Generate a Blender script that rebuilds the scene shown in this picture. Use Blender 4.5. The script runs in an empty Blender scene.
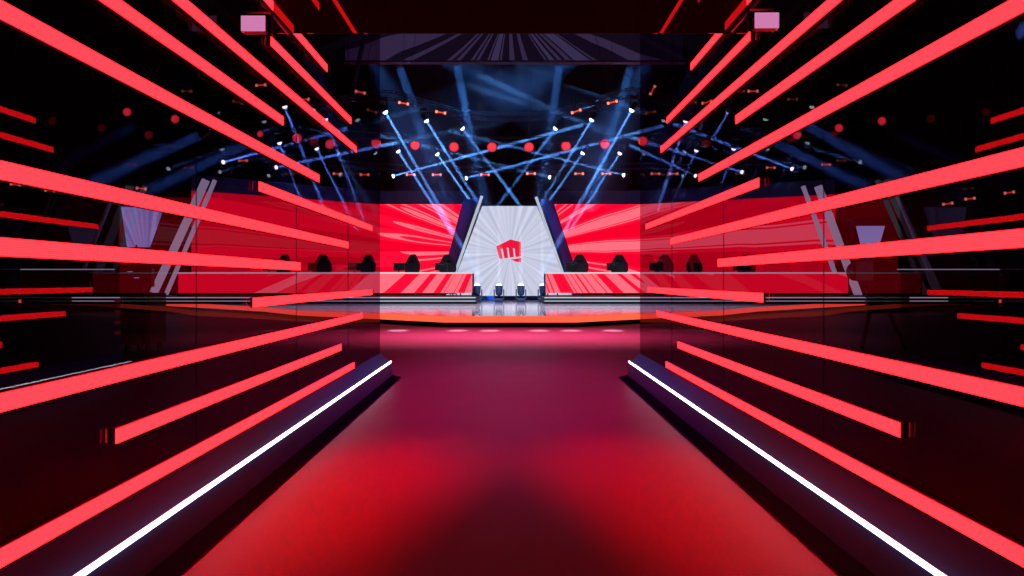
import bpy, bmesh, math, random
from mathutils import Vector, Matrix

# ------------------------------------------------------------------ camera, world, exposure
S = bpy.context.scene
C = S.collection
F, CX, CY, H = 600.0, 510.0, 280.0, 1.4          # focal length in pixels, vanishing point, eye height
cam = bpy.data.cameras.new('camera')
cam.sensor_width = 36.0
cam.lens = F / 1024 * 36
cam.shift_x = (512 - CX) / 1024
cam.shift_y = -(288 - CY) / 1024
cam.clip_start, cam.clip_end = 0.05, 300
co = bpy.data.objects.new('camera', cam)
C.objects.link(co)
co.location = (0, 0, H)
co.rotation_euler = (math.pi / 2, 0, 0)
S.camera = co
S.view_settings.view_transform = 'Standard'
S.view_settings.look = 'None'
S.view_settings.gamma = 1
S.view_settings.use_curve_mapping = False
S.view_settings.exposure = 0.0
cy = S.cycles
cy.use_denoising = True
cy.transparent_max_bounces = 64
cy.max_bounces = 8
cy.glossy_bounces = 5
cy.diffuse_bounces = 2
cy.volume_bounces = 0
cy.sample_clamp_indirect = 5
cy.sample_clamp_direct = 12
W = bpy.data.worlds.new('world')
S.world = W
W.use_nodes = True
W.node_tree.nodes['Background'].inputs[0].default_value = (0.004, 0.003, 0.008, 1)
W.node_tree.nodes['Background'].inputs[1].default_value = 1.0


def lamp(name, kind, loc, target, power, color, parent=None, **kw):
    l = bpy.data.lights.new(name, kind)
    l.energy = power
    l.color = color
    for k, v in kw.items():
        setattr(l, k, v)
    o = bpy.data.objects.new(name, l)
    C.objects.link(o)
    o.location = loc
    if target is not None:
        o.rotation_euler = (Vector(target) - Vector(loc)).to_track_quat('-Z', 'Y').to_euler()
    if parent:
        o.parent = parent
    return o


# red floor spots over the tunnel, a magenta wash, and cool stage light
for s in (-1, 1):
    lamp('red_spot', 'AREA', (s * 1.30, 3.9, 3.2), (s * 1.20, 3.86, 0), 82, (1, 0.0, 0.012), shape='RECTANGLE', size=2.2, size_y=0.10, spread=math.radians(36))
lamp('magenta_wash', 'SPOT', (0, 7.8, 5.6), (0, 7.4, 0), 3600, (1, 0.0, 0.62), spot_size=math.radians(72), spot_blend=1.0, shadow_soft_size=0.4)
lamp('magenta_wash', 'SPOT', (0, 11.2, 6.0), (0, 11.0, 0), 2300, (1, 0.0, 0.62), spot_size=math.radians(60), spot_blend=1.0, shadow_soft_size=0.4)  # second unseen wash, added to fill the dark band of floor
lamp('stage_wash', 'AREA', (0, 22, 11.5), (0, 24, 0), 900, (0.92, 0.78, 1.0), shape='RECTANGLE', size=16, size_y=1.0, spread=math.radians(70))
lamp('floor_fill', 'AREA', (0, 15.2, 8.5), (0, 15.0, 0), 1300, (1, 0.5, 0.55), shape='RECTANGLE', size=7, size_y=0.8, spread=math.radians(40))  # added fill with no fixture, brightens the pink floor before the stage


def P(px, py, Y):
    """the point that the photograph's pixel shows when it lies Y metres in front of the lens"""
    return Vector(((px - CX) / F * Y, Y, H + (CY - py) / F * Y))


def PZ(px, py, z):
    Y = (z - H) * F / (CY - py)
    return P(px, py, Y)


# ------------------------------------------------------------------ materials
def mat(name):
    m = bpy.data.materials.new(name)
    m.use_nodes = True
    nt = m.node_tree
    nt.nodes.clear()
    out = nt.nodes.new('ShaderNodeOutputMaterial')
    return m, nt, out


def principled(name, col, rough=0.5, metal=0.0, spec=0.5, noise=0.0, nscale=8.0, rnoise=0.0, coat=0.0):
    m, nt, out = mat(name)
    b = nt.nodes.new('ShaderNodeBsdfPrincipled')
    b.inputs['Base Color'].default_value = (*col, 1)
    b.inputs['Roughness'].default_value = rough
    b.inputs['Metallic'].default_value = metal
    b.inputs['Specular IOR Level'].default_value = spec
    b.inputs['Coat Weight'].default_value = coat
    nt.links.new(b.outputs[0], out.inputs[0])
    tc = nt.nodes.new('ShaderNodeTexCoord')
    n = nt.nodes.new('ShaderNodeTexNoise')
    n.inputs['Scale'].default_value = nscale
    n.inputs['Detail'].default_value = 4
    nt.links.new(tc.outputs['Object'], n.inputs['Vector'])
    mr = nt.nodes.new('ShaderNodeMapRange')
    mr.inputs['To Min'].default_value = 1 - noise
    mr.inputs['To Max'].default_value = 1 + noise
    nt.links.new(n.outputs[0], mr.inputs['Value'])
    vm = nt.nodes.new('ShaderNodeVectorMath')
    vm.operation = 'SCALE'
    vm.inputs[0].default_value = col
    nt.links.new(mr.outputs[0], vm.inputs['Scale'])
    nt.links.new(vm.outputs[0], b.inputs['Base Color'])
    if rnoise:
        m2 = nt.nodes.new('ShaderNodeMapRange')
        m2.inputs['To Min'].default_value = max(0.02, rough - rnoise)
        m2.inputs['To Max'].default_value = rough + rnoise
        nt.links.new(n.outputs[0], m2.inputs['Value'])
        nt.links.new(m2.outputs[0], b.inputs['Roughness'])
    return m


def emit(name, col, strength=1.0, led=0.0, pitch=0.008):
    m, nt, out = mat(name)
    e = nt.nodes.new('ShaderNodeEmission')
    e.inputs[0].default_value = (*col, 1)
    e.inputs[1].default_value = strength
    nt.links.new(e.outputs[0], out.inputs[0])
    if led:
        g = nt.nodes.new('ShaderNodeNewGeometry')
        w = nt.nodes.new('ShaderNodeTexWave')
        w.wave_type = 'BANDS'
        w.bands_direction = 'Z'
        w.inputs['Scale'].default_value = 0.314 / pitch
        w2 = nt.nodes.new('ShaderNodeTexWave')
        w2.wave_type = 'BANDS'
        w2.bands_direction = 'Y'
        w2.inputs['Scale'].default_value = 0.314 / pitch
        mu = nt.nodes.new('ShaderNodeMath')
        mu.operation = 'MULTIPLY'
        nt.links.new(g.outputs['Position'], w.inputs['Vector'])
        nt.links.new(g.outputs['Position'], w2.inputs['Vector'])
        nt.links.new(w.outputs['Fac'], mu.inputs[0])
        nt.links.new(w2.outputs['Fac'], mu.inputs[1])
        mr = nt.nodes.new('ShaderNodeMapRange')
        mr.inputs['To Min'].default_value = strength * (1 - led)
        mr.inputs['To Max'].default_value = strength * (1 + led * 2)
        nt.links.new(mu.outputs[0], mr.inputs['Value'])
        nt.links.new(mr.outputs[0], e.inputs[1])
    return m


def glossy_dark(name, refl, base=(0.004, 0.003, 0.006), rough=0.03, trans=0.0, tint=(1, 1, 1)):
    """glossy sheet: fraction refl mirrored, fraction trans let through, the rest absorbed by a dark base"""
    m, nt, out = mat(name)
    g = nt.nodes.new('ShaderNodeBsdfGlossy')
    g.inputs['Color'].default_value = (refl, refl, refl, 1)
    g.inputs['Roughness'].default_value = rough
    add = nt.nodes.new('ShaderNodeAddShader')
    if trans > 0:
        t = nt.nodes.new('ShaderNodeBsdfTransparent')
        t.inputs[0].default_value = (trans * tint[0], trans * tint[1], trans * tint[2], 1)
        nt.links.new(t.outputs[0], add.inputs[0])
    else:
        d = nt.nodes.new('ShaderNodeBsdfDiffuse')
        d.inputs[0].default_value = (*base, 1)
        nt.links.new(d.outputs[0], add.inputs[0])
    nt.links.new(g.outputs[0], add.inputs[1])
    nt.links.new(add.outputs[0], out.inputs[0])
    return m


def rays(name, cx, cz, stops, strength, freq=2.6, jag=0.35, seed=0.0, squash=1.0, hard=True, calm=0.0):
    """LED screen picture: rays that fan out from one point (cx, cz)"""
    m, nt, out = mat(name)
    N, L = nt.nodes.new, nt.links.new
    g = N('ShaderNodeNewGeometry')
    sp = N('ShaderNodeSeparateXYZ')
    L(g.outputs['Position'], sp.inputs[0])

    def M(op, a, b=None):
        n = N('ShaderNodeMath')
        n.operation = op
        for i, v in enumerate((a, b)):
            if v is None:
                continue
            if isinstance(v, (int, float)):
                n.inputs[i].default_value = v
            else:
                L(v, n.inputs[i])
        return n.outputs[0]
    dx = M('SUBTRACT', sp.outputs['X'], cx)
    dz = M('MULTIPLY', M('SUBTRACT', sp.outputs['Z'], cz), squash)
    ang = M('ARCTAN2', dz, dx)
    n0 = N('ShaderNodeTexVoronoi')
    n0.inputs['Scale'].default_value = 0.22
    n0.feature = 'F1'
    n0.distance = 'MANHATTAN'
    L(g.outputs['Position'], n0.inputs['Vector'])
    a2 = M('ADD', M('MULTIPLY', ang, freq), M('MULTIPLY', n0.outputs['Distance'], jag))
    n1 = N('ShaderNodeTexNoise')
    n1.noise_dimensions = '1D'
    n1.inputs['Scale'].default_value = 2.2
    n1.inputs['Detail'].default_value = 0.0
    L(M('ADD', a2, seed), n1.inputs['W'])
    cr = N('ShaderNodeValToRGB')
    cr.color_ramp.interpolation = 'CONSTANT' if hard else 'LINEAR'
    el = cr.color_ramp.elements
    while len(el) < len(stops):
        el.new(0.5)
    for e, (p, c) in zip(el, stops):
        e.position = p
        e.color = (*c, 1)
    if calm:      # the picture turns plain red away from the middle
        away = M('MULTIPLY', M('MAXIMUM', M('SUBTRACT', M('ABSOLUTE', sp.outputs['X']), 6.0), 0.0), calm)
        L(M('SUBTRACT', n1.outputs[0], M('MINIMUM', away, 0.16)), cr.inputs[0])
    else:
        L(n1.outputs[0], cr.inputs[0])
    e = N('ShaderNodeEmission')
    e.inputs[1].default_value = strength
    L(cr.outputs[0], e.inputs[0])
    L(e.outputs[0], out.inputs[0])
    return m


def haze(name, density, col=(1, 1, 1)):
    m, nt, out = mat(name)
    v = nt.nodes.new('ShaderNodeVolumeScatter')
    v.inputs['Color'].default_value = (*col, 1)
    v.inputs['Density'].default_value = density
    v.inputs['Anisotropy'].default_value = 0.0
    nt.links.new(v.outputs[0], out.inputs['Volume'])
    m.cycles.volume_sampling = 'EQUIANGULAR'
    return m


M_floor = principled('floor_vinyl', (0.055, 0.0025, 0.017), 0.50, spec=0.07, noise=0.18, nscale=1.6, rnoise=0.07)
M_black = principled('black_paint', (0.012, 0.011, 0.014), 0.6, noise=0.2)
M_blacksat = principled('black_satin', (0.012, 0.011, 0.016), 0.35, noise=0.2)
M_shell = principled('shell_black', (0.010, 0.009, 0.012), 0.9, noise=0.2, nscale=1)
M_back = principled('entrance_wall', (0.10, 0.08, 0.09), 0.8, noise=0.1, nscale=1)
M_glass = glossy_dark('tinted_glass', 0.034, rough=0.0, trans=0.60, tint=(1, 0.80, 0.97))
M_header = glossy_dark('header_gloss', 0.055, base=(0.01, 0.003, 0.006), rough=0.01)
M_trim = principled('trim_lacquer', (0.003, 0.011, 0.040), 0.34, spec=0.18, noise=0.2)
M_toe = principled('trim_toe', (0.0012, 0.001, 0.002), 0.7, spec=0.0)
M_ledge = principled('trim_ledge', (0.003, 0.011, 0.040), 0.5, spec=0.15, noise=0.1)
M_bar = emit('red_led_face', (11.0, 0.075, 0.105), 1.0, led=0.28, pitch=0.0085)
M_chan = principled('bar_channel', (0.10, 0.07, 0.12), 0.4, metal=0.5)
M_strip = emit('white_led', (0.88, 0.86, 1.0), 9.0)
M_stage = principled('stage_gloss', (0.42, 0.42, 0.48), 0.10, spec=0.8, noise=0.08, nscale=0.6)
M_orange = emit('stage_edge_led', (1.7, 0.14, 0.06), 1.0)
M_white_led = emit('platform_led', (0.75, 0.80, 0.85), 0.9)
M_post = principled('post_grey', (0.55, 0.56, 0.62), 0.35, noise=0.05)
M_postglow = emit('post_painted_glow', (0.62, 0.66, 0.78), 0.75)  # glow put into the colour of pale posts and rails, not lamps
M_navy = principled('reveal_navy', (0.012, 0.045, 0.13), 0.8, spec=0.08, noise=0.2, nscale=1)
M_fascia = principled('fascia_violet', (0.07, 0.045, 0.10), 0.7, noise=0.2, nscale=0.7)
RED, DRED, PINK = (1.30, 0.004, 0.040), (0.95, 0.0, 0.025), (1.40, 0.16, 0.22)
M_red = rays('screen_red_rays', 0.0, 3.2, [(0, DRED), (0.34, RED), (0.50, PINK), (0.57, RED), (0.63, PINK)], 1.0, freq=3.0, jag=0.055, seed=5.9, squash=1.25, calm=0.05)
M_deskred = rays('desk_red_rays', 0.0, 6.0, [(0, RED), (0.47, PINK), (0.60, RED), (0.64, PINK)], 1.0, freq=4.2, jag=0.02, seed=7.1, calm=0.04)
M_whiteray = rays('screen_white_rays', 0.0, 2.85, [(0.3, (0.50, 0.52, 0.68)), (0.5, (0.58, 0.60, 0.76)), (0.75, (0.65, 0.67, 0.84))], 1.0, freq=4.5, jag=0, seed=1.0, hard=False)
M_banner = rays('banner_rays', 0.0, 15.2, [(0, (0.006, 0.003, 0.010)), (0.50, (0.030, 0.018, 0.052)), (0.58, (0.008, 0.004, 0.014)), (0.66, (0.034, 0.025, 0.068))], 1.0, freq=2.0, jag=0.10, seed=2.0)
M_logo = emit('logo_red', (0.86, 0.008, 0.045), 1.0)
M_sidescreen = rays('side_screen', -20, 2.0, [(0.3, (0.22, 0.32, 0.75)), (0.7, (0.45, 0.58, 1.05))], 0.9, freq=5, jag=0, hard=False)
M_lens = emit('lens_white', (0.75, 0.92, 1.0), 5.0)
M_redlamp = emit('red_lamp', (0.95, 0.03, 0.05), 1.0)
M_redcore = emit('red_lamp_core', (1.9, 0.16, 0.17), 1.0)
M_amber = emit('amber_tube', (1.3, 0.07, 0.03), 1.0)
M_amberhot = emit('amber_hot', (1.3, 0.42, 0.25), 1.0)
M_pinklamp = emit('pink_lamp', (0.62, 0.20, 0.42), 1.0)
M_chair = principled('chair_fabric', (0.012, 0.014, 0.03), 0.6)
M_mon = principled('monitor_plastic', (0.010, 0.010, 0.014), 0.4)
M_bluebody = principled('lamp_body_blue', (0.03, 0.09, 0.22), 0.5)
M_chrome = principled('chrome', (0.5, 0.5, 0.55), 0.2, metal=1)
M_redpix = emit('red_indicator', (0.4, 0.004, 0.01), 0.3)
M_blupix = emit('blue_indicator', (0.35, 0.6, 0.8), 0.8)


for _m in (M_white_led, M_postglow, M_logo, M_lens, M_redlamp, M_redcore, M_amber, M_amberhot, M_redpix, M_blupix, M_sidescreen, M_banner, M_pinklamp):
    _m.cycles.emission_sampling = 'NONE'


# ------------------------------------------------------------------ mesh helpers
class MB:
    def __init__(self):
        self.v, self.f, self.mi = [], [], []

    def add(self, vs, fs, mi=0):
        b = len(self.v)
        self.v += [Vector(p) for p in vs]
        self.f += [[b + i for i in f] for f in fs]
        self.mi += [mi] * len(fs)
        return self

    def box(self, c, s, mi=0, rot=None):
        c = Vector(c)
        hx, hy, hz = s[0] / 2, s[1] / 2, s[2] / 2
        vs = []
        for z in (-hz, hz):
            for x, y in ((-hx, -hy), (hx, -hy), (hx, hy), (-hx, hy)):
                p = Vector((x, y, z))
                if rot:
                    p = rot @ p
                vs.append(c + p)
        return self.add(vs, [(0, 3, 2, 1), (4, 5, 6, 7), (0, 1, 5, 4), (1, 2, 6, 5), (2, 3, 7, 6), (3, 0, 4, 7)], mi)

    def prism(self, pts, ext, mi=0):
        """closed outline pts (3-D, planar) swept by the vector ext"""
        n = len(pts)
        ext = Vector(ext)
        vs = [Vector(p) for p in pts] + [Vector(p) + ext for p in pts]
        fs = [tuple(range(n))[::-1], tuple(range(n, 2 * n))]
        fs += [(i, (i + 1) % n, n + (i + 1) % n, n + i) for i in range(n)]
        return self.add(vs, fs, mi)

    def tube(self, a, b, r, n=8, r2=None, mi=0):
        a, b = Vector(a), Vector(b)
        d = (b - a).normalized()
        u = d.orthogonal().normalized()
        w = d.cross(u)
        r2 = r if r2 is None else r2
        vs = []
        for p, q in ((a, r), (b, r2)):
            for i in range(n):
                t = 2 * math.pi * i / n
                vs.append(p + (u * math.cos(t) + w * math.sin(t)) * q)
        fs = [tuple(range(n))[::-1], tuple(range(n, 2 * n))]
        fs += [(i, (i + 1) % n, n + (i + 1) % n, n + i) for i in range(n)]
        return self.add(vs, fs, mi)

    def lathe(self, prof, n=20, mi=0, axis='Z', c=(0, 0, 0)):
        c = Vector(c)
        vs, fs = [], []
        for r, h in prof:
            for i in range(n):
                t = 2 * math.pi * i / n
                p = Vector((r * math.cos(t), r * math.sin(t), h))
                if axis == 'Y':
                    p = Vector((p.x, p.z, p.y))
                vs.append(c + p)
        k = len(prof)
        for j in range(k - 1):
            for i in range(n):
                fs.append((j * n + i, j * n + (i + 1) % n, (j + 1) * n + (i + 1) % n, (j + 1) * n + i))
        fs.append(tuple(range(n))[::-1])
        fs.append(tuple(range((k - 1) * n, k * n)))
        return self.add(vs, fs, mi)

    def strip(self, pts, dirs, mi=0):
        """sweep the profile offsets dirs (list of 3-D offsets per point) along pts"""
        n, k = len(pts), len(dirs[0])
        vs, fs = [], []
        for p, ds in zip(pts, dirs):
            for d in ds:
                vs.append(Vector(p) + Vector(d))
        for i in range(n - 1):
            for j in range(k):
                fs.append((i * k + j, i * k + (j + 1) % k, (i + 1) * k + (j + 1) % k, (i + 1) * k + j))
        fs.append(tuple(range(k))[::-1])
        fs.append(tuple(range((n - 1) * k, n * k)))
        return self.add(vs, fs, mi)

    def build(self, name, mats, parent=None, bevel=0.0, smooth=False, recentre=True):
        me = bpy.data.meshes.new(name)
        vs = self.v
        off = Vector((0, 0, 0))
        if parent is None and recentre:
            lo = Vector([min(v[i] for v in vs) for i in range(3)])
            hi = Vector([max(v[i] for v in vs) for i in range(3)])
            off = Vector(((lo.x + hi.x) / 2, (lo.y + hi.y) / 2, lo.z))
        me.from_pydata([tuple(v - off) for v in vs], [], self.f)
        if not isinstance(mats, (list, tuple)):
            mats = [mats]
        for m in mats:
            me.materials.append(m)
        for p, i in zip(me.polygons, self.mi):
            p.material_index = i
            p.use_smooth = smooth
        bm = bmesh.new()
        bm.from_mesh(me)
        bmesh.ops.recalc_face_normals(bm, faces=bm.faces)
        bm.to_mesh(me)
        bm.free()
        o = bpy.data.objects.new(name, me)
        C.objects.link(o)
        o.location = off
        if parent:
            o.parent = parent
        if bevel:
            b = o.modifiers.new('bevel', 'BEVEL')
            b.width = bevel
            b.segments = 2
            b.limit_method = 'ANGLE'
        return o


def tag(o, label=None, cat=None, group=None, kind=None):
    if label:
        o['label'] = label
    if cat:
        o['category'] = cat
    if group:
        o['group'] = group
    if kind:
        o['kind'] = kind
    return o


def empty(name, loc=(0, 0, 0)):
    o = bpy.data.objects.new(name, None)
    C.objects.link(o)
    o.location = loc
    o.empty_display_size = 0.1
    return o


def copy_tree(o, parent=None):
    c = o.copy()
    C.objects.link(c)
    c.parent = parent
    for ch in list(o.children):
        copy_tree(ch, c)
    return c


ORD = ['first', 'second', 'third', 'fourth', 'fifth', 'sixth', 'seventh', 'eighth', 'ninth', 'tenth', 'eleventh', 'twelfth', 'thirteenth', 'fourteenth', 'fifteenth', 'sixteenth']


def nth_left(i, n):
    """i-th of n counted in from the nearer end"""
    if i == 0:
        return 'leftmost'
    if i == n - 1:
        return 'rightmost'
    if i < (n + 1) // 2:
        return ORD[i] + ' from the left'
    return ORD[n - 1 - i] + ' from the right'


# ------------------------------------------------------------------ the setting: hall shell
def shell(name, c, s, m, cat='wall', label=None):
    o = MB().box(c, s).build(name, m)
    tag(o, label, cat, kind='structure')
    return o


shell('floor', (0, 27, -0.1), (60, 64, 0.2), M_floor, 'floor', 'satin floor of the hall, lit red between the glass walls')
shell('ceiling', (0, 27, 18.1), (60, 64, 0.2), M_shell, 'ceiling', 'black ceiling of the hall high above the rig')
shell('wall_far', (0, 59.1, 9), (60, 0.2, 18), M_shell, 'wall', 'black far wall behind the stage screens')
shell('wall_west', (-30.1, 27, 9), (0.2, 64, 18), M_shell, 'wall', 'black side wall of the hall on the left')
shell('wall_east', (30.1, 27, 9), (0.2, 64, 18), M_shell, 'wall', 'black side wall of the hall on the right')
shell('wall_back', (0, -5.1, 9), (60, 0.2, 18), M_back, 'wall', 'dull wall behind the tunnel entrance, seen only as a reflection')

# ------------------------------------------------------------------ tunnel: glass walls, header, trims
AG = 130 / 70.0            # glass plane, metres from the axis
ZE, Z0, PAN = 8.57, 0.22, 1.67
TOPZ = 5.75
for s, nm, word in ((-1, 'wall_left', 'left'), (1, 'wall_right', 'right')):
    w = empty(nm, (s * AG, ZE, 0))
    tag(w, 'tinted glossy glass panel wall on the %s of the tunnel' % word, 'glass wall', kind='structure')
    for k in range(5):
        y1 = ZE - k * PAN
        y0 = y1 - PAN + 0.006
        MB().box((s * 0.006, (y0 + y1) / 2 - ZE, TOPZ / 2 + 0.002), (0.012, y1 - y0, TOPZ)).build('glass_panel', M_glass, w)
ZH = 4.64
hd = MB().box((0, ZH + 0.008, (3.31 + TOPZ) / 2), (2 * AG - 0.01, 0.014, TOPZ - 3.31)).build('header_panel', M_header)
tag(hd, 'glossy dark header panel spanning the tunnel above, reflecting the red bars', 'panel')

for s, nm, word in ((-1, 'trim_1', 'left'), (1, 'trim_2', 'right')):
    y0, y1 = Z0, ZE
    prof = [(AG - 0.004, 0.004), (1.555, 0.004), (1.555, 0.014), (1.675, 0.045), (1.707, 0.222), (1.722, 0.222), (AG - 0.004, 0.355)]
    pts = [(s * x, y0, z) for x, z in prof]
    mb = MB().prism(pts, (0, y1 - y0, 0))
    # the ledge between strip and glass is duller
    mb.mi[2 + 5] = 1
    mb.mi[2 + 2] = 2
    o = mb.build(nm, [M_trim, M_ledge, M_toe])
    tag(o, 'black lacquered kick board along the foot of the %s glass wall' % word, 'trim', kind='structure')
    st = empty('strip_light', (s * 1.71, (y0 + y1) / 2, 0.226))
    tag(st, 'white LED strip light on the kick board of the %s glass wall' % word, 'strip light', 'white strip lights at floor level')
    L2 = (y1 - y0) / 2
    MB().box((s * 0.010, 0, 0.004), (0.014, 2 * L2, 0.012)).build('channel', M_chan, st)
    MB().tube((-s * 0.009, -L2, 0.006), (-s * 0.009, L2 - 0.002, 0.006), 0.0125, 10).build('diffuser', M_strip, st, smooth=True)

# ------------------------------------------------------------------ red LED bars
AF = 1.835
LEFT = [  # slope, near offset, far offset (pixels from the axis at the photograph's scale), order from the top
    (1.594, 600, 258), (1.430, 313, 236), (1.156, 262, 183), (1.000, 239, 159), (0.848, 900, 154), (0.700, 900, 227), (0.531, 1400, 191),
    (0.374, 251, 138), (0.216, 1400, 162), (0.065, 1400, 210), (-0.088, 257, 138), (-0.241, 1400, 148), (-0.397, 394, 169), (-0.546, 1400, 156)]
RIGHT = [
    (1.633, 600, 262), (1.490, 320, 236), (1.178, 264, 181), (1.016, 240, 157), (0.862, 900, 151), (0.709, 900, 226), (0.541, 1400, 189),
    (0.392, 249, 136), (0.240, 1400, 161), (0.082, 1400, 208), (-0.070, 253, 138), (-0.228, 1400, 147), (-0.385, 390, 168), (-0.540, 1400, 156)]
NAMES = ['topmost red LED bar on the %s glass wall, mirrored in the header',
         'short red LED bar at header height on the %s glass wall, second from the top',
         'red LED bar on the %s glass wall that runs under the header edge',
         'red LED bar on the %s glass wall starting beside the pink lamp',
         'long steep red LED bar on the %s glass wall, just below the pink lamp',
         'steep red LED bar on the upper %s glass wall whose far end stops short',
         'long thick red LED bar across the upper %s glass wall, above the beam lamps',
         'short red LED bar on the %s glass wall crossing the top of the red screen',
         'long red LED bar at head height on the %s glass wall',
         'nearly level red LED bar at eye height on the %s glass wall',
         'short red LED bar on the %s glass wall beside the stage edge',
         'long red LED bar on the lower %s glass wall, third up from the kick board',
         'red LED bar with blunt near end, second from bottom on the %s glass wall',
         'lowest long red LED bar on the %s glass wall, just above the white strip']
for s, data, word in ((-1, LEFT, 'left'), (1, RIGHT, 'right')):
    for (sl, near, far), lab in zip(data, NAMES):
        z = H + sl * AF
        y0 = max(F * AF / near, 0.3)
        y1 = F * AF / far
        r = empty('led_bar', (s * AG, (y0 + y1) / 2, z - 0.035))
        tag(r, lab % word, 'LED bar', 'red LED bars on the glass walls')
        L2 = (y1 - y0) / 2
        d = AG - AF
        MB().box((-s * d / 2 - s * 0.0005, 0, 0.035), (d - 0.004, 2 * L2, 0.074)).build('channel', M_chan, r)
        MB().box((-s * (d + 0.001), 0, 0.035), (0.008, 2 * L2, 0.066)).build('led_face', M_bar, r)

# pink lamps hanging by the header
for s, px, word in ((-1, 257.5, 'left'), (1, 764, 'right')):
    c = P(px, 29 if s < 0 else 26, 4.05)
    c.x = s * min(abs(c.x), 1.70)
    r = empty('wash_lamp', c)
    tag(r, 'small lamp glowing pink at the top of the %s glass wall' % word, 'lamp', 'pink lamps by the header')
    MB().box((0, -0.05, 0), (0.150, 0.07, 0.092)).build('housing', M_black, r, bevel=0.006)
    MB().box((-s * 0.004, -0.088, 0), (0.160, 0.010, 0.102)).build('lens', M_pinklamp, r, bevel=0.003)
    mb = MB()
    for q in (-1, 1):
        mb.box((q * 0.085, 0.02, 0.045), (0.008, 0.03, 0.15))
    mb.box((0, 0.02, 0.122), (0.178, 0.03, 0.008))
    mb.build('yoke', M_blacksat, r)
    MB().tube((s * 0.09, 0.02, 0.0), (s * 0.115, 0.02, 0.0), 0.022, 12).build('knob', M_chrome, r)
    MB().tube((0, 0.02, 0.125), (0, 0.02, 0.19), 0.01, 8).tube((0, -0.03, 0.2), (0, 0.56, 0.2), 0.012, 8).build('hanging_arm', M_blacksat, r)

# ------------------------------------------------------------------ stage
ST = 0.33
edge = [(0, 17.8), (1.95, 17.8), (4.2, 19.3), (7.5, 21.3), (9.9, 24.0), (14, 27.2), (17.6, 29.9), (23, 32), (27, 33)]
full = [(-x, y) for x, y in edge[::-1][:-1]] + edge
full = [(x, y) for x, y in full]
poly = full + [(27, 45), (-27, 45)]
o = MB().prism([(x, y, 0.135) for x, y in poly], (0, 0, ST - 0.135)).build('stage_deck', M_stage)
stage = empty('stage', (0, 30, 0))
tag(stage, 'low glossy stage with an orange glowing front edge', 'stage')
o.parent = stage
o.location = o.location - Vector((0, 30, 0))


def inset(pts, d):
    return [(x * (1 - 0.002), y + d) for x, y in pts]


def ribbon(name, pts, z0, z1, t, m, parent, base=(0, 0, 0)):
    mb = MB()
    n = len(pts)
    P2 = []
    for i, (x, y) in enumerate(pts):
        a = Vector(pts[max(i - 1, 0)])
        b = Vector(pts[min(i + 1, n - 1)])
        d = (b - a).normalized()
        P2.append(Vector((d.y, -d.x)))
    B = Vector(base)
    mb.strip([Vector((x, y, 0)) - B for x, y in pts],
             [[(0, 0, z0), (nn.x * t, nn.y * t, z0), (nn.x * t, nn.y * t, z1), (0, 0, z1)] for nn in P2])
    return mb.build(name, m, parent)


def smooth_pts(pts, k=6):
    out = []
    for i in range(len(pts) - 1):
        p0 = Vector(pts[max(i - 1, 0)]); p1 = Vector(pts[i]); p2 = Vector(pts[i + 1]); p3 = Vector(pts[min(i + 2, len(pts) - 1)])
        for j in range(k):
            t = j / k
            out.append(tuple(0.5 * ((2 * p1) + (p2 - p0) * t + (2 * p0 - 5 * p1 + 4 * p2 - p3) * t * t + (3 * p1 - p0 - 3 * p2 + p3) * t ** 3)))
    out.append(pts[-1])
    return out


ribbon('edge_light', full, 0.145, ST - 0.008, 0.03, M_orange, stage, (0, 30, 0))
MB().prism([(x * 0.985, y + 0.25 - 30, 0.002) for x, y in full] + [(26, 14.5, 0.002), (-26, 14.5, 0.002)], (0, 0, 0.13)).build('plinth', M_black, stage)

# raised player platforms left and right of the centre, with two light lines each
for s, word in ((-1, 'left'), (1, 'right')):
    x0, x1 = 1.5, 19.5
    pf = empty('platform', (s * (x0 + x1) / 2, 28, ST))
    tag(pf, 'raised black platform under the %s player desk with two white light lines' % word, 'platform', 'player platforms')
    w = x1 - x0
    MB().box((0, 0.65, 0.155), (w, 3.9, 0.306)).build('deck', M_black, pf)
    for zz, hh in ((0.285, 0.04), (0.135, 0.03)):
        MB().box((0, -1.325, zz), (w - 0.06, 0.03, hh)).build('light_line', M_white_led, pf)
    MB().box((0, -1.32, 0.21), (w - 0.06, 0.02, 0.09)).build('riser_panel', M_navy, pf)
PT = ST + 0.31

# player desks
for s, word, x0, x1 in ((-1, 'left', 1.73, 15.6), (1, 'right', 1.63, 15.9)):
    dk = empty('player_desk', (s * (x0 + x1) / 2, 28.2, PT))
    tag(dk, 'long player desk with a red ray patterned screen front on the %s platform' % word, 'desk', 'player desks')
    w = x1 - x0
    MB().box((0, 0.35, 1.075), (w, 0.85, 0.04)).build('desk_top', M_post, dk)
    MB().box((0, -0.085, 1.09), (w, 0.02, 0.06)).build('edge_strip', M_white_led, dk)
    MB().box((0, -0.04, 0.60), (w - 0.10, 0.06, 0.90)).build('screen_front', M_deskred, dk)
    for q in (-1, 1):
        MB().box((q * (w / 2 - 0.02), 0.33, 0.53), (0.045, 0.80, 1.06)).build('side_panel', M_navy, dk)
    nl = 7
    for k in range(nl):
        MB().box((-w / 2 + 0.6 + k * (w - 1.2) / (nl - 1), 0.02, 0.073), (0.06, 0.06, 0.146)).build('leg', M_chrome, dk)


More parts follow.
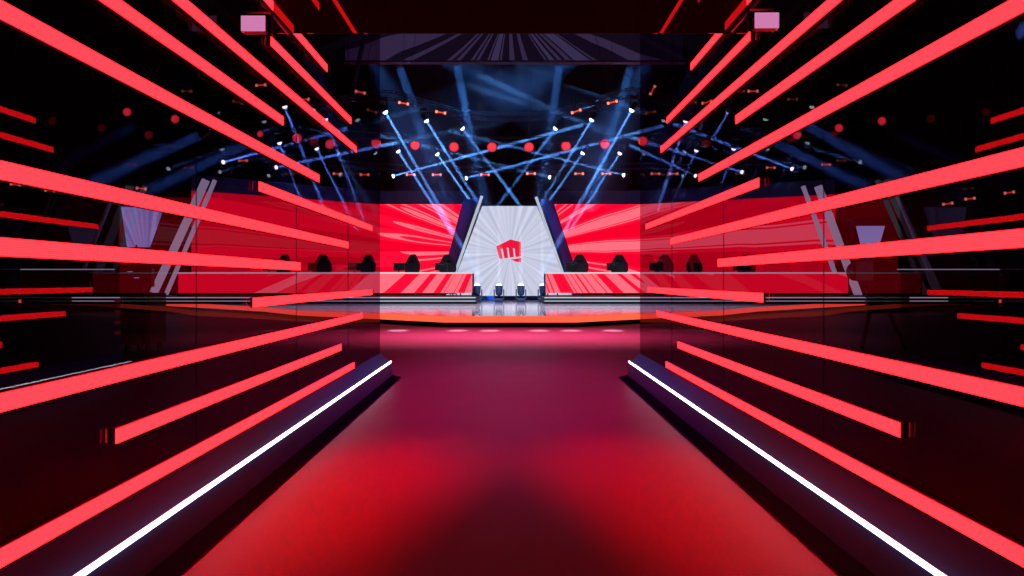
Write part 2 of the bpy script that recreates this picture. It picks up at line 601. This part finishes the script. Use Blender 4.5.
def make_chair():
    r = empty('gaming_chair')
    mb = MB()
    back = [(-0.24, 0.42), (-0.30, 0.62), (-0.27, 0.95), (-0.36, 1.10), (-0.36, 1.36), (-0.27, 1.52), (-0.17, 1.72), (-0.10, 1.80), (0.10, 1.80), (0.17, 1.72), (0.27, 1.52), (0.36, 1.36), (0.36, 1.10), (0.27, 0.95), (0.30, 0.62), (0.24, 0.42)]
    mb.prism([(x, 0.22 + (z - 0.42) * 0.10, z) for x, z in back], (0, 0.12, 0)).build('backrest', M_chair, r, bevel=0.03)
    MB().box((0, 0, 0.45), (0.54, 0.52, 0.12)).build('seat', M_chair, r, bevel=0.03)
    MB().box((0, 0.30, 1.58), (0.26, 0.07, 0.15)).build('head_cushion', M_chair, r, bevel=0.02)
    for q in (-1, 1):
        MB().box((q * 0.33, 0.02, 0.66), (0.09, 0.34, 0.04)).box((q * 0.33, 0.02, 0.55), (0.04, 0.08, 0.2)).build('armrest', M_chair, r)
    MB().tube((0, 0, 0.1), (0, 0, 0.40), 0.035, 10).build('gas_lift', M_chrome, r)
    mb = MB()
    for k in range(5):
        t = 2 * math.pi * k / 5
        mb.tube((0, 0, 0.11), (0.30 * math.cos(t), 0.30 * math.sin(t), 0.07), 0.03, 8, 0.02)
        mb.tube((0.30 * math.cos(t) - 0.02, 0.30 * math.sin(t), 0.035), (0.30 * math.cos(t) + 0.02, 0.30 * math.sin(t), 0.035), 0.03, 8)
    mb.build('wheel_base', M_mon, r)
    return r


def make_monitor():
    r = empty('monitor')
    MB().box((0, 0, 0.30), (0.60, 0.045, 0.38)).build('display', M_mon, r, bevel=0.008)
    MB().box((0, -0.04, 0.30), (0.28, 0.04, 0.22)).build('rear_housing', M_mon, r, bevel=0.012)
    MB().box((0, -0.05, 0.17), (0.07, 0.03, 0.32)).build('stand', M_mon, r)
    MB().box((0, 0.0, 0.012), (0.30, 0.22, 0.02)).build('foot', M_mon, r, bevel=0.004)
    return r


chair0, mon0 = make_chair(), make_monitor()
first = True
for s, word, pxs in ((-1, 'left', [274, 318, 359, 404, 446]), (1, 'right', [577, 618, 660, 698, 745])):
    for i, px in enumerate(pxs):
        k = nth_left(i, 5)
        ch = chair0 if first else copy_tree(chair0)
        mo = mon0 if first else copy_tree(mon0)
        first = False
        ch.location = ((px + 3 - CX) / F * 29.25, 29.35, PT + 0.002)
        ch.scale = (1.22, 1.22, 1.13)
        ch.rotation_euler = (0, 0, random.Random(px).uniform(-0.5, 0.5))
        tag(ch, 'dark gaming chair behind the %s player desk, %s of five' % (word, k), 'chair', 'gaming chairs at the player desks')
        mo.location = ((px - 5 - CX) / F * 28.5, 28.55, PT + 1.097)
        mo.rotation_euler = (0, 0, random.Random(px + 1).uniform(-0.35, 0.35))
        tag(mo, 'black monitor on the %s player desk, %s of five there' % (word, k), 'monitor', 'monitors on the player desks')

# centre screen with emblem, posts and reveals
YS = 32.2


def quad_panel(name, pts, thick, m, parent=None):
    return MB().prism(pts, thick).build(name, m, parent)


cs = empty('centre_screen', (0, YS, ST))
tag(cs, 'tall white trapezoid screen with a red fist emblem in the middle of the stage', 'screen')
B = Vector((0, YS, ST))
tp = [P(482.3, 206, YS), P(537, 206, YS), P(571.5, 296, YS), P(448.3, 296, YS)]
quad_panel('display', [p - B for p in tp], (0, 0.25, 0), M_whiteray, cs)
MB().box((0, 0.10, 0.11), (6.3, 0.5, 0.22)).build('base', M_navy, cs)


def logo_pts(pts):
    out = []
    for x, y in pts:                      # read in the 5.14x crop whose corner is (440,190)
        out.append(P(440 + x / 5.14, 190 + y / 5.14, YS - 0.03) - B)
    return out


emb = MB()
for pl in ([(289, 290), (362, 254), (416, 267), (416, 310), (380, 300), (345, 296), (310, 303), (293, 306)],
           [(291, 298), (312, 300), (322, 352), (305, 354)],
           [(321, 298), (343, 296), (350, 349), (331, 351)],
           [(351, 294), (374, 296), (380, 345), (359, 347)],
           [(383, 296), (416, 300), (416, 341), (388, 344)],
           [(362, 358), (418, 349), (418, 371), (397, 370)]):
    emb.prism(logo_pts(pl), (0, 0.02, 0))
emb.build('fist_emblem', M_logo, cs)

for s, word, top, bot in ((-1, 'left', (482, 196), (451, 285)), (1, 'right', (536, 197), (567, 285))):
    a, b = P(top[0], top[1], YS - 0.3), P(bot[0], bot[1], YS - 0.3)
    b = a + (b - a) * ((a.z - ST) / (a.z - b.z))
    po = MB().tube(b, a, 0.075, 10).build('leaning_post', M_postglow)
    tag(po, 'pale slanted post on the %s edge of the white centre screen' % word, 'post', 'slanted posts at the centre screen')
    # dark reveal between post and red screen
    rt = P(465, 200, 37.9) if s < 0 else P(551, 200, 37.9)
    rb = P(439, 297, 37.9) if s < 0 else P(583, 297, 37.9)
    rb.z = ST + 0.01
    q = [a + Vector((s * 0.16, 0.7, 0)), b + Vector((s * 0.16, 0.7, 0.01)), rb, rt]
    rv = MB().prism(q, (s * 0.12, 0, 0)).build('reveal_panel', M_navy)
    tag(rv, 'dark navy slanted panel between the %s red screen and white screen' % word, 'panel', 'slanted panels beside the centre screen')

# big red screens, folding towards the audience
for s, word in ((-1, 'left'), (1, 'right')):
    sc = empty('red_screen', (s * 9, 38, ST))
    tag(sc, 'huge red screen with pink rays on the %s side of the stage' % word, 'screen', 'red ray screens')
    B = Vector((s * 9, 38, ST))
    zt, zb = 6.2, 0.7
    tt = 465 if s < 0 else 551
    bb = 440.5 if s < 0 else 581.5
    xt, xb = (tt - CX) / F * 38, (bb - CX) / F * 38
    xm = s * 8.4
    xe, ye = (s * 17.1, 32.2) if s < 0 else (s * 18.2, 33.6)
    mb = MB()
    th = Vector((0, 0.3, 0))
    mb.prism([Vector((xt, 38, zt)) - B, Vector((xb, 38, zb)) - B, Vector((xm, 38, zb)) - B, Vector((xm, 38, zt)) - B], th)
    mb.prism([Vector((xm, 38, zt)) - B, Vector((xm, 38, zb)) - B, Vector((xe, ye, zb)) - B, Vector((xe, ye, zt)) - B], th)
    mb.build('display', M_red, sc)
    mb = MB()
    th = Vector((0, 0.35, 0))
    mb.prism([Vector((xt - s * 0.2, 38, zt + 0.01)) - B, Vector((xm, 38, zt + 0.01)) - B, Vector((xm, 38, zt + 0.85)) - B, Vector((xt - s * 0.4, 38, zt + 0.85)) - B], th)
    mb.prism([Vector((xm, 38, zt + 0.01)) - B, Vector((xe, ye, zt + 0.01)) - B, Vector((xe, ye, zt + 0.85)) - B, Vector((xm, 38, zt + 0.85)) - B], th)
    mb.build('fascia', M_fascia, sc)
    mb = MB()
    mb.prism([Vector((xb, 38, 0)) - B + Vector((0, 0, ST + 0.002)), Vector((xe, ye, ST + 0.002)) - B, Vector((xe, ye, zb - 0.01)) - B, Vector((xb, 38, zb - 0.01)) - B], th)
    mb.build('plinth', M_black, sc)

# side structures seen through the glass: slanted pale tubes and small inverted trapezoid screens
for s, word, tubes, trap, fas in (
        (-1, 'left', [((206, 180), (168, 262), 0.20), ((215, 180), (180, 262), 0.11), ((112, 196), (88, 258), 0.10)],
         [(121, 207), (162, 207), (148, 247), (127, 247)], [(117, 200), (166, 200), (163, 206), (120, 206)]),
        (1, 'right', [((818, 186), (846, 262), 0.19), ((803, 186), (836, 276), 0.11), ((897, 194), (932, 276), 0.12)],
         [(858, 226), (885, 226), (878, 250), (864, 250)], [(850, 219), (884, 219), (885, 225), (857, 225)])):
    for j, (a, b, r) in enumerate(tubes):
        A, Bt = P(a[0], a[1], 31), P(b[0], b[1], 31)
        Bt = A + (Bt - A) * ((A.z - ST) / (A.z - Bt.z))
        o = MB().tube(Bt, A, r, 10).build('slanted_tube', M_postglow if j < 2 else M_post)
        tag(o, ['thick pale slanted tube beside the outer end of the %s red screen', 'thin pale slanted tube close to the thick one at the %s', 'dim grey slanted tube farthest out on the %s'][j] % word, 'tube', 'slanted tubes at the stage sides')
    r = empty('side_screen', P((trap[0][0] + trap[1][0]) / 2, trap[2][1], 33))
    B = r.location.copy()
    tag(r, 'small pale blue tapering screen outside the %s glass wall' % word, 'screen', 'small side screens')
    quad_panel('display', [P(x, y, 33) - B for x, y in trap], (0, 0.2, 0), M_sidescreen, r)
    quad_panel('fascia', [P(x, y, 33) - B for x, y in fas], (0, 0.3, 0), M_fascia, r)
    x, y = (trap[2][0] + trap[3][0]) / 2, trap[2][1]
    top = P(x, y - 2, 33.1)
    MB().tube((top.x - B.x, top.y - B.y, ST - B.z), top - B, 0.12, 8).build('support_pole', M_navy, r)

# ceiling banner over the stage with faint violet rays
bn = empty('led_banner', (0.2, 30, 12.3))
tag(bn, 'dim violet ray patterned screen hanging high above the stage', 'screen')
MB().box((0, 0, 1.9), (16.8, 0.3, 3.76)).build('display', M_banner, bn)
MB().box((0, -0.02, -0.03), (17.0, 0.36, 0.08)).build('lower_rail', M_chan, bn)
for q in (-6, 0, 6):
    MB().tube((q, 0, 3.7), (q, 0, 5.7), 0.03, 6).build('hanging_cable', M_black, bn)
a, b = P(365, 33, 27), P(351, 98, 27)
MB().tube((-1.2, 0, 3.7), (-1.2, 0, 5.7), 0.03, 6).build('hanging_cable', M_black, bn)
a2 = a + (a - b) * ((17.98 - a.z) / (a.z - b.z))
o = MB().tube(b, a2, 0.11, 8).build('diagonal_brace', M_fascia)
tag(o, 'violet grey slanted tube hanging left of the high ray screen', 'tube')

# ------------------------------------------------------------------ lighting rig
BLUE = (0.10, 0.34, 1.0)
M_beam = haze('beam_haze', 0.12)
M_wide = haze('wide_beam_haze', 0.012)


def make_head():
    """hung moving head lamp; pivot of the head at the origin, lens towards local -Z of the head"""
    r = empty('moving_head')
    MB().box((0, 0, 0.40), (0.34, 0.26, 0.12)).build('base', M_black, r, bevel=0.02)
    MB().box((0, 0, 0.462), (0.06, 0.44, 0.012)).box((0, 0, 0.462), (0.44, 0.06, 0.012)).build('clamp', M_black, r)
    mb = MB()
    for q in (-1, 1):
        mb.box((q * 0.20, 0, 0.14), (0.045, 0.12, 0.42))
    mb.box((0, 0, 0.325), (0.44, 0.14, 0.04)).build('yoke', M_blacksat, r, bevel=0.01)
    h = MB().lathe([(0.06, 0.20), (0.12, 0.17), (0.15, 0.05), (0.155, -0.12), (0.165, -0.2), (0.15, -0.2)], 16).build('head', M_blacksat, r, smooth=True)
    return r, h


def cone(r0, r1, L, n=14):
    mb = MB()
    mb.lathe([(r0, -0.33), (r1, -0.33 - L)], n)
    return mb


heads = []
head_proto = None


def head(p, target, r0, r1, power, label, group, lens_r=0.125, wide=False, floor=False, spread=1.8, lens=True, col=BLUE):
    global head_proto
    if head_proto is None:
        head_proto, _ = make_head()
        r = head_proto
    else:
        r = head_proto.copy()
        C.objects.link(r)
        for ch in list(head_proto.children):
            c = ch.copy()
            C.objects.link(c)
            c.parent = r
    h = [c for c in r.children if c.name.startswith('head')][0]
    r.location = p
    r.rotation_euler = (math.pi, 0, 0) if floor else (0, 0, 0)
    d = Vector(target) - Vector(p)
    L = d.length
    dd = Vector((d.x, -d.y, -d.z)) if floor else d
    h.rotation_mode = 'QUATERNION'
    h.rotation_quaternion = dd.to_track_quat('-Z', 'Y')
    if floor:     # these four have blue bodies
        for ch in [r] + list(r.children):
            for sl in ch.material_slots:
                sl.link = 'OBJECT'
                sl.material = M_bluebody
    tag(r, label, 'stage lamp', group)
    heads.append((r, h, L, r0, r1, power, lens_r, wide, spread, lens, col))
    return r


def hang(r, z0, top=18.0, w=0.015):
    """a thin black rod that carries the fixture from the ceiling or truss"""
    k = r.scale.z
    MB().tube((0, 0, z0), (0, 0, (top - r.location.z) / k), w, 6).build('hanging_rod', M_black, r)


def finish_heads():
    for r, h, L, r0, r1, power, lens_r, wide, spread, lens, col in heads:
        MB().lathe([(lens_r * 0.9, -0.199), (lens_r, -0.215), (lens_r * 0.97, -0.25), (lens_r * 0.75, -0.29), (lens_r * 0.35, -0.315)], 14).build('lens', M_lens if lens else M_bluebody, h, smooth=True)
        if power > 0:
            cone(r0, r1, L).build('light_beam', M_wide if wide else M_beam, h)
            lamp('beam_light', 'AREA', (0, 0, -0.325), None, power, col, parent=h, shape='DISK', size=2 * r0 * 0.98, spread=math.radians(spread))


PW = 80.0
GA, GB, GC = 'beam lamps on the near curved truss', 'beam lamps on the middle truss', 'beam lamps on the rear truss'
# px, py, end px, end py, strength   (near truss, height 10)
rowA = [(283, 102, 318, 192, .7), (324, 115, 356, 200, .5), (383, 108, 462, 246, 1.3), (424, 117, 500, 238, 1.3), (460, 125, 528, 216, 1.2),
        (558, 125, 490, 216, 1.2), (594, 116, 520, 238, 1.3), (634, 106, 556, 246, 1.4), (687, 117, 664, 190, .5), (730, 108, 718, 130, .8)]
rowB = [(278, 139, 298, 192, .6), (315, 145, 348, 212, .8), (396, 148, 440, 215, 1.1), (435, 151, 492, 232, 1.1), (585, 150, 530, 228, 1.1), (622, 150, 582, 212, 1.0), (698, 147, 670, 208, .7), (735, 145, 726, 172, .5)]
rowC = [(220, 163, 330, 133, .8), (273, 168, 380, 146, .5), (390, 177, 560, 131, 1.0), (463, 179, 640, 132, .9), (553, 178, 400, 140, .8), (627, 176, 470, 136, .8),
        (698, 177, 640, 150, .8), (745, 173, 640, 140, .7), (795, 170, 690, 130, .6)]
paths = {}
for key, rows, z, grp, tr in (('A', rowA, 10.0, GA, 'near curved truss'), ('B', rowB, 9.2, GB, 'middle truss'), ('C', rowC, 8.27, GC, 'rear truss')):
    n = len(rows)
    pp = []
    for i, (x, y, ex, ey, st) in enumerate(rows):
        p = PZ(x, y, z)
        pp.append(p)
        Ye = p.y + (1.5 if key == 'A' else (-2.0 if key == 'C' else 0.6))
        kx = 1.22 if key != 'C' else 1.1
        head(p, p + (P(ex, ey, Ye) - p) * kx, 0.060, 0.135, PW * st, 'lit beam lamp on the %s, %s of its row' % (tr, nth_left(i, n)), grp)
    paths[key] = pp

# wide soft beams; the big four are unseen lamps added to fill the haze
wides = [(398, 62, 446, 205, 31), (456, 60, 484, 205, 32), (560, 60, 540, 205, 32), (632, 62, 590, 205, 31),
         (600, 44, 400, 150, 33), (420, 44, 620, 150, 34), (655, 46, 580, 190, 33), (365, 46, 440, 190, 35),
         (205, 133, 95, 182, 28), (252, 142, 128, 200, 29), (800, 122, 905, 180, 28), (770, 140, 872, 190, 29)]
wn = ['narrow, over the left red screen', 'narrow, left of centre', 'narrow, right of centre', 'narrow, over the right red screen',
      'broad added haze fill, aimed left', 'broad added haze fill, aimed rightward', 'broad added haze fill, at the right end', 'broad added haze fill, at the left end',
      'outermost on the left', 'second outermost on the left', 'outermost on the right', 'second outermost on the right']
for i, (x, y, ex, ey, Y) in enumerate(wides):
    p = P(x, y, Y)
    big = 4 <= i < 8
    k = 1.0 if not big else 1.6
    r_ = head(p, P(ex, ey, Y + 0.8), 0.30 if big else 0.22, 2.8 if big else (0.45 if i > 7 else 0.75), (75 if i < 6 else 60) if big else 60, 'wash lamp high up with soft blue beam, %s' % wn[i], 'wash lamps high in the rig', col=(0.06, 0.27, 1.0), wide=True, spread=34 if big else 6, lens=False)
    hang(r_, 0.46)

# lamps standing on the stage in front of the white screen
for i, px in enumerate((477, 499, 521, 543)):
    p = P(px, 294, 29.0)
    p.z = ST + 0.54
    head(p, p + Vector((0, 1.2, 3.4)), 0.09, 0.24, PW * 0.03, 'moving head lamp standing before the white screen, %s of four' % nth_left(i, 4), 'floor lamps before the centre screen', floor=True, col=(0.7, 0.8, 1.0)).scale = (1.15, 1.15, 1.15)
finish_heads()
# small hard edged spots making the bright pools on the floor before the stage
for px in (458, 490, 539, 571, 613, 398):
    t = P(px, 330.5, 16.6)
    t.z = 0
    lamp('pool_spot', 'SPOT', (t.x * 1.3, 22, 9.2), t, 40000, (0.85, 0.9, 1.0), spot_size=math.radians(3.6), spot_blend=0.6, shadow_soft_size=0.05)


def truss(name, pts, z, label, w=0.36):
    """square box truss: four chords and zigzag lacing"""
    mb = MB()
    pts = smooth_pts(pts, 5)
    prev = None
    side = 1
    for i in range(len(pts) - 1):
        a, b = Vector((pts[i][0], pts[i][1], z)), Vector((pts[i + 1][0], pts[i + 1][1], z))
        d = (b - a).normalized()
        nn = Vector((-d.y, d.x, 0)) * w / 2
        up = Vector((0, 0, w / 2))
        for sy in (-1, 1):
            for sz in (-1, 1):
                mb.tube(a + nn * sy + up * sz, b + nn * sy + up * sz, 0.025, 6)
            mb.tube(a + nn * sy + up * side, b + nn * sy - up * side, 0.012, 5)
        for sz in (-1, 1):
            mb.tube(a + nn * side + up * sz, b - nn * side + up * sz, 0.012, 5)
        side = -side
    o = mb.build(name, M_black)
    tag(o, label, 'truss', 'black trusses above the stage')
    return o


pa = sorted([(p.x, p.y) for p in paths['A']])
truss('lighting_truss', [(-14, 28)] + pa[:5] + [(0, 34.2)] + pa[5:] + [(14, 28)], 10.0 + 0.46 + 0.20, 'near curved black truss carrying the highest row of beam lamps')
pb = sorted([(p.x, p.y) for p in paths['B']])
truss('lighting_truss', [(-19, 32)] + pb[:4] + [(0, 36.4)] + pb[4:] + [(19, 32)], 9.2 + 0.46 + 0.20, 'middle black truss carrying the row of round red lamps')
pc = sorted([(p.x, p.y) for p in paths['C']])
truss('lighting_truss', [(-21, 34)] + pc + [(21, 34)], 8.27 + 0.46 + 0.20, 'rear black truss just above the screens')


def make_round():
    r = empty('round_blinder')
    MB().lathe([(0.24, 0.22), (0.33, 0.12), (0.36, 0.0), (0.33, -0.02), (0.33, 0.03)], 20, axis='Y').build('housing', M_black, r, smooth=True)
    MB().lathe([(0.31, 0.028), (0.31, -0.004), (0.22, -0.02), (0.02, -0.026)], 20, axis='Y').build('lens', M_redlamp, r, smooth=True)
    mb = MB()
    for ring, m in ((0.0, 1), (0.15, 7)):
        for k in range(m):
            t = 2 * math.pi * k / m
            mb.lathe([(0.035, -0.02), (0.03, -0.036)], 8, axis='Y', c=(ring * math.cos(t), -0.004, ring * math.sin(t)))
    mb.build('led_cluster', M_redcore, r)
    MB().tube((0, 0.1, 0.30), (0, 0.1, 0.52), 0.03, 6).build('hanger', M_black, r)
    return r


rounds = [(260, 134, 30), (297, 138, 33), (330, 144, 34), (376, 143, 36), (415, 145, 36), (454, 147, 36), (492, 147, 36), (529, 147, 36), (566, 146, 36), (605, 144, 36), (643, 141, 35)]
side_rounds = [(127, 112, 24), (175, 119, 26), (797, 135, 30), (839, 128, 28), (882, 121, 26)]
rd0 = None
for lst, lab, grp in ((rounds, 'round red glowing lamp on the middle truss, %s of its row', 'round red lamps on the middle truss'),
                      (side_rounds, 'round red lamp high outside the glass walls, %s of five', 'round red lamps outside the glass')):
    for i, (x, y, Y) in enumerate(lst):
        if rd0 is None:
            rd0 = make_round()
            r = rd0
        else:
            r = copy_tree(rd0)
        r.location = P(x, y, Y)
        k = Y / 36 * (0.9 if lst is rounds else 0.8) * (0.65 if x == 260 else 1)
        r.scale = (k, k, k)
        hang(r, 0.30, 18.0)
        tag(r, lab % nth_left(i, len(lst)), 'red lamp', grp)


def make_strobe():
    r = empty('strobe_lamp')
    MB().box((0, 0.06, 0), (0.74, 0.10, 0.20)).build('housing', M_black, r, bevel=0.01)
    MB().box((0, 0, 0), (0.42, 0.03, 0.07)).build('tube', M_amber, r)
    for q in (-1, 1):
        MB().box((q * 0.25, -0.003, 0), (0.13, 0.04, 0.16)).build('flash_head', M_amberhot if q < 0 else M_amberhot, r, bevel=0.01)
    MB().tube((0, 0.08, 0.1), (0, 0.08, 0.42), 0.025, 6).build('hanger', M_black, r)
    return r


low = [(244, 161, 0), (338, 174, 0), (365, 175, 0), (411, 175, 0), (437, 175, 0), (485, 175, 0), (531, 174, 0), (579, 174, 0), (606, 174, 0), (655, 174, 0), (673, 174, 0), (770, 168, 0), (825, 165, 0)]
high = [(262, 86, 4), (305, 100, 0), (361, 93, -12), (404, 104, -10), (441, 113, -10), (576, 112, 18), (612, 103, 14), (652, 91, 60), (706, 103, 14), (752, 92, 0)]
far_out = [(18, 185, -6), (52, 191, -4), (143, 189, -6), (946, 204, 8), (968, 199, 6), (1007, 193, 8)]
st0 = None
for lst, lab, grp, z in ((low, 'small amber strobe on the rear truss, %s of its row', 'amber strobes on the rear truss', 8.30),
                         (high, 'amber strobe hung below the near curved truss, %s of its row', 'amber strobes on the near truss', 10.15),
                         (far_out, 'dim amber strobe low outside the glass walls, %s of six', 'amber strobes outside the glass', 5.2)):
    for i, (x, y, a) in enumerate(lst):
        if st0 is None:
            st0 = make_strobe()
            r = st0
        else:
            r = copy_tree(st0)
        r.location = PZ(x, y, z)
        r.location.y -= 0.12
        k = r.location.y / 40 * (1.0 if lst is low else 1.15)
        r.scale = (k, k, k)
        r.rotation_euler = (0, math.radians(-a), 0)
        MB().tube((0, 0.08, 0.1), (math.sin(math.radians(-a)) * 0 , 0.08, (18.0 - r.location.z) / k / math.cos(math.radians(a))), 0.012, 6).build('hanging_rod', M_black, r) if abs(a) < 5 else MB().tube((0, 0.08, 0.1), Matrix.Rotation(math.radians(a), 3, 'Y') @ Vector((0, 0.08, (18.0 - r.location.z) / k)), 0.012, 6).build('hanging_rod', M_black, r)
        tag(r, lab % nth_left(i, len(lst)), 'strobe lamp', grp)

# ------------------------------------------------------------------ equipment outside the glass
Y = 12.0
r = empty('equipment_rack', P(144, 350, Y))
r.location.z = 0
tag(r, 'dark wheeled equipment rack outside the left glass wall with red indicators', 'rack')
MB().box((0, 0, 0.64), (0.56, 0.6, 1.0)).build('case', M_black, r, bevel=0.02)
for k in range(6):
    MB().box((0.02, -0.306, 0.26 + k * 0.15), (0.42, 0.015, 0.12)).build('rack_unit', M_blacksat, r)
for q in (-1, 1):
    MB().box((q * 0.25, -0.31, 0.64), (0.03, 0.02, 0.98)).build('corner_profile', M_chan, r)
    for t in (-1, 1):
        MB().tube((q * 0.2 - 0.02, t * 0.2, 0.07), (q * 0.2 + 0.02, t * 0.2, 0.07), 0.07, 12).build('wheel', M_black, r)
for k in range(4):
    MB().box((-0.36, -0.2, 0.36 + k * 0.21), (0.13, 0.1, 0.05)).build('indicator', M_redpix, r)
MB().box((-0.31, -0.18, 0.66), (0.03, 0.12, 0.96)).build('side_bracket', M_black, r)
r = empty('control_monitor', (P(134, 287, Y).x, Y, 1.145))
tag(r, 'dark control monitor on top of the equipment rack, two small blue lights', 'monitor')
MB().box((0, 0.02, 0.32), (0.74, 0.12, 0.40)).build('display', M_mon, r, bevel=0.01)
MB().box((0.12, 0.05, 0.06), (0.1, 0.06, 0.12)).box((0.12, 0.05, 0.01), (0.3, 0.2, 0.02)).build('stand', M_mon, r)
for x, z in ((-0.05, 0.42), (0.08, 0.30)):
    MB().box((x, -0.045, z), (0.10, 0.012, 0.016)).build('indicator', M_blupix, r)

Y = 12.0
r = empty('broadcast_camera', (P(876, 300, Y).x, Y, 0))
tag(r, 'dark broadcast camera on a tripod outside the right glass wall', 'camera')
MB().box((0, 0, 1.58), (0.46, 0.62, 0.42)).build('camera_body', M_mon, r, bevel=0.02)
MB().tube((0, 0.31, 1.58), (0, 0.72, 1.58), 0.17, 16, 0.20).build('camera_lens', M_mon, r, smooth=True)
MB().box((-0.12, -0.20, 1.89), (0.34, 0.18, 0.22)).build('viewfinder', M_mon, r, bevel=0.01)
MB().tube((0.05, -0.2, 1.36), (0.22, -0.75, 1.22), 0.015, 8).build('pan_handle', M_black, r)
MB().lathe([(0.10, 1.20), (0.13, 1.28), (0.09, 1.40)], 14).build('fluid_head', M_black, r)
for k in range(3):
    t = math.radians(90 + 120 * k)
    e = (0.5 * math.cos(t), 0.5 * math.sin(t), 0.02)
    MB().tube((0.05 * math.cos(t), 0.05 * math.sin(t), 1.22), e, 0.045, 8, 0.03).build('leg', M_black, r)
MB().box((0.0, -0.36, 0.98), (0.82, 0.06, 0.46)).build('prompter', M_mon, r)
MB().tube((0, -0.33, 1.0), (0, 0.0, 1.25), 0.03, 6).build('prompter_arm', M_black, r)

for s, word in ((-1, 'left'), (1, 'right')):
    r = empty('barrier', (s * 21.5, 29.5, 0))
    tag(r, 'dark low barrier with a thin pale top line far out on the %s' % word, 'barrier')
    MB().box((0, 0, 0.95), (5.0, 0.08, 1.88)).build('panel', M_black, r)
    MB().box((0, -0.02, 1.92), (5.0, 0.14, 0.045)).build('top_rail', M_postglow, r)
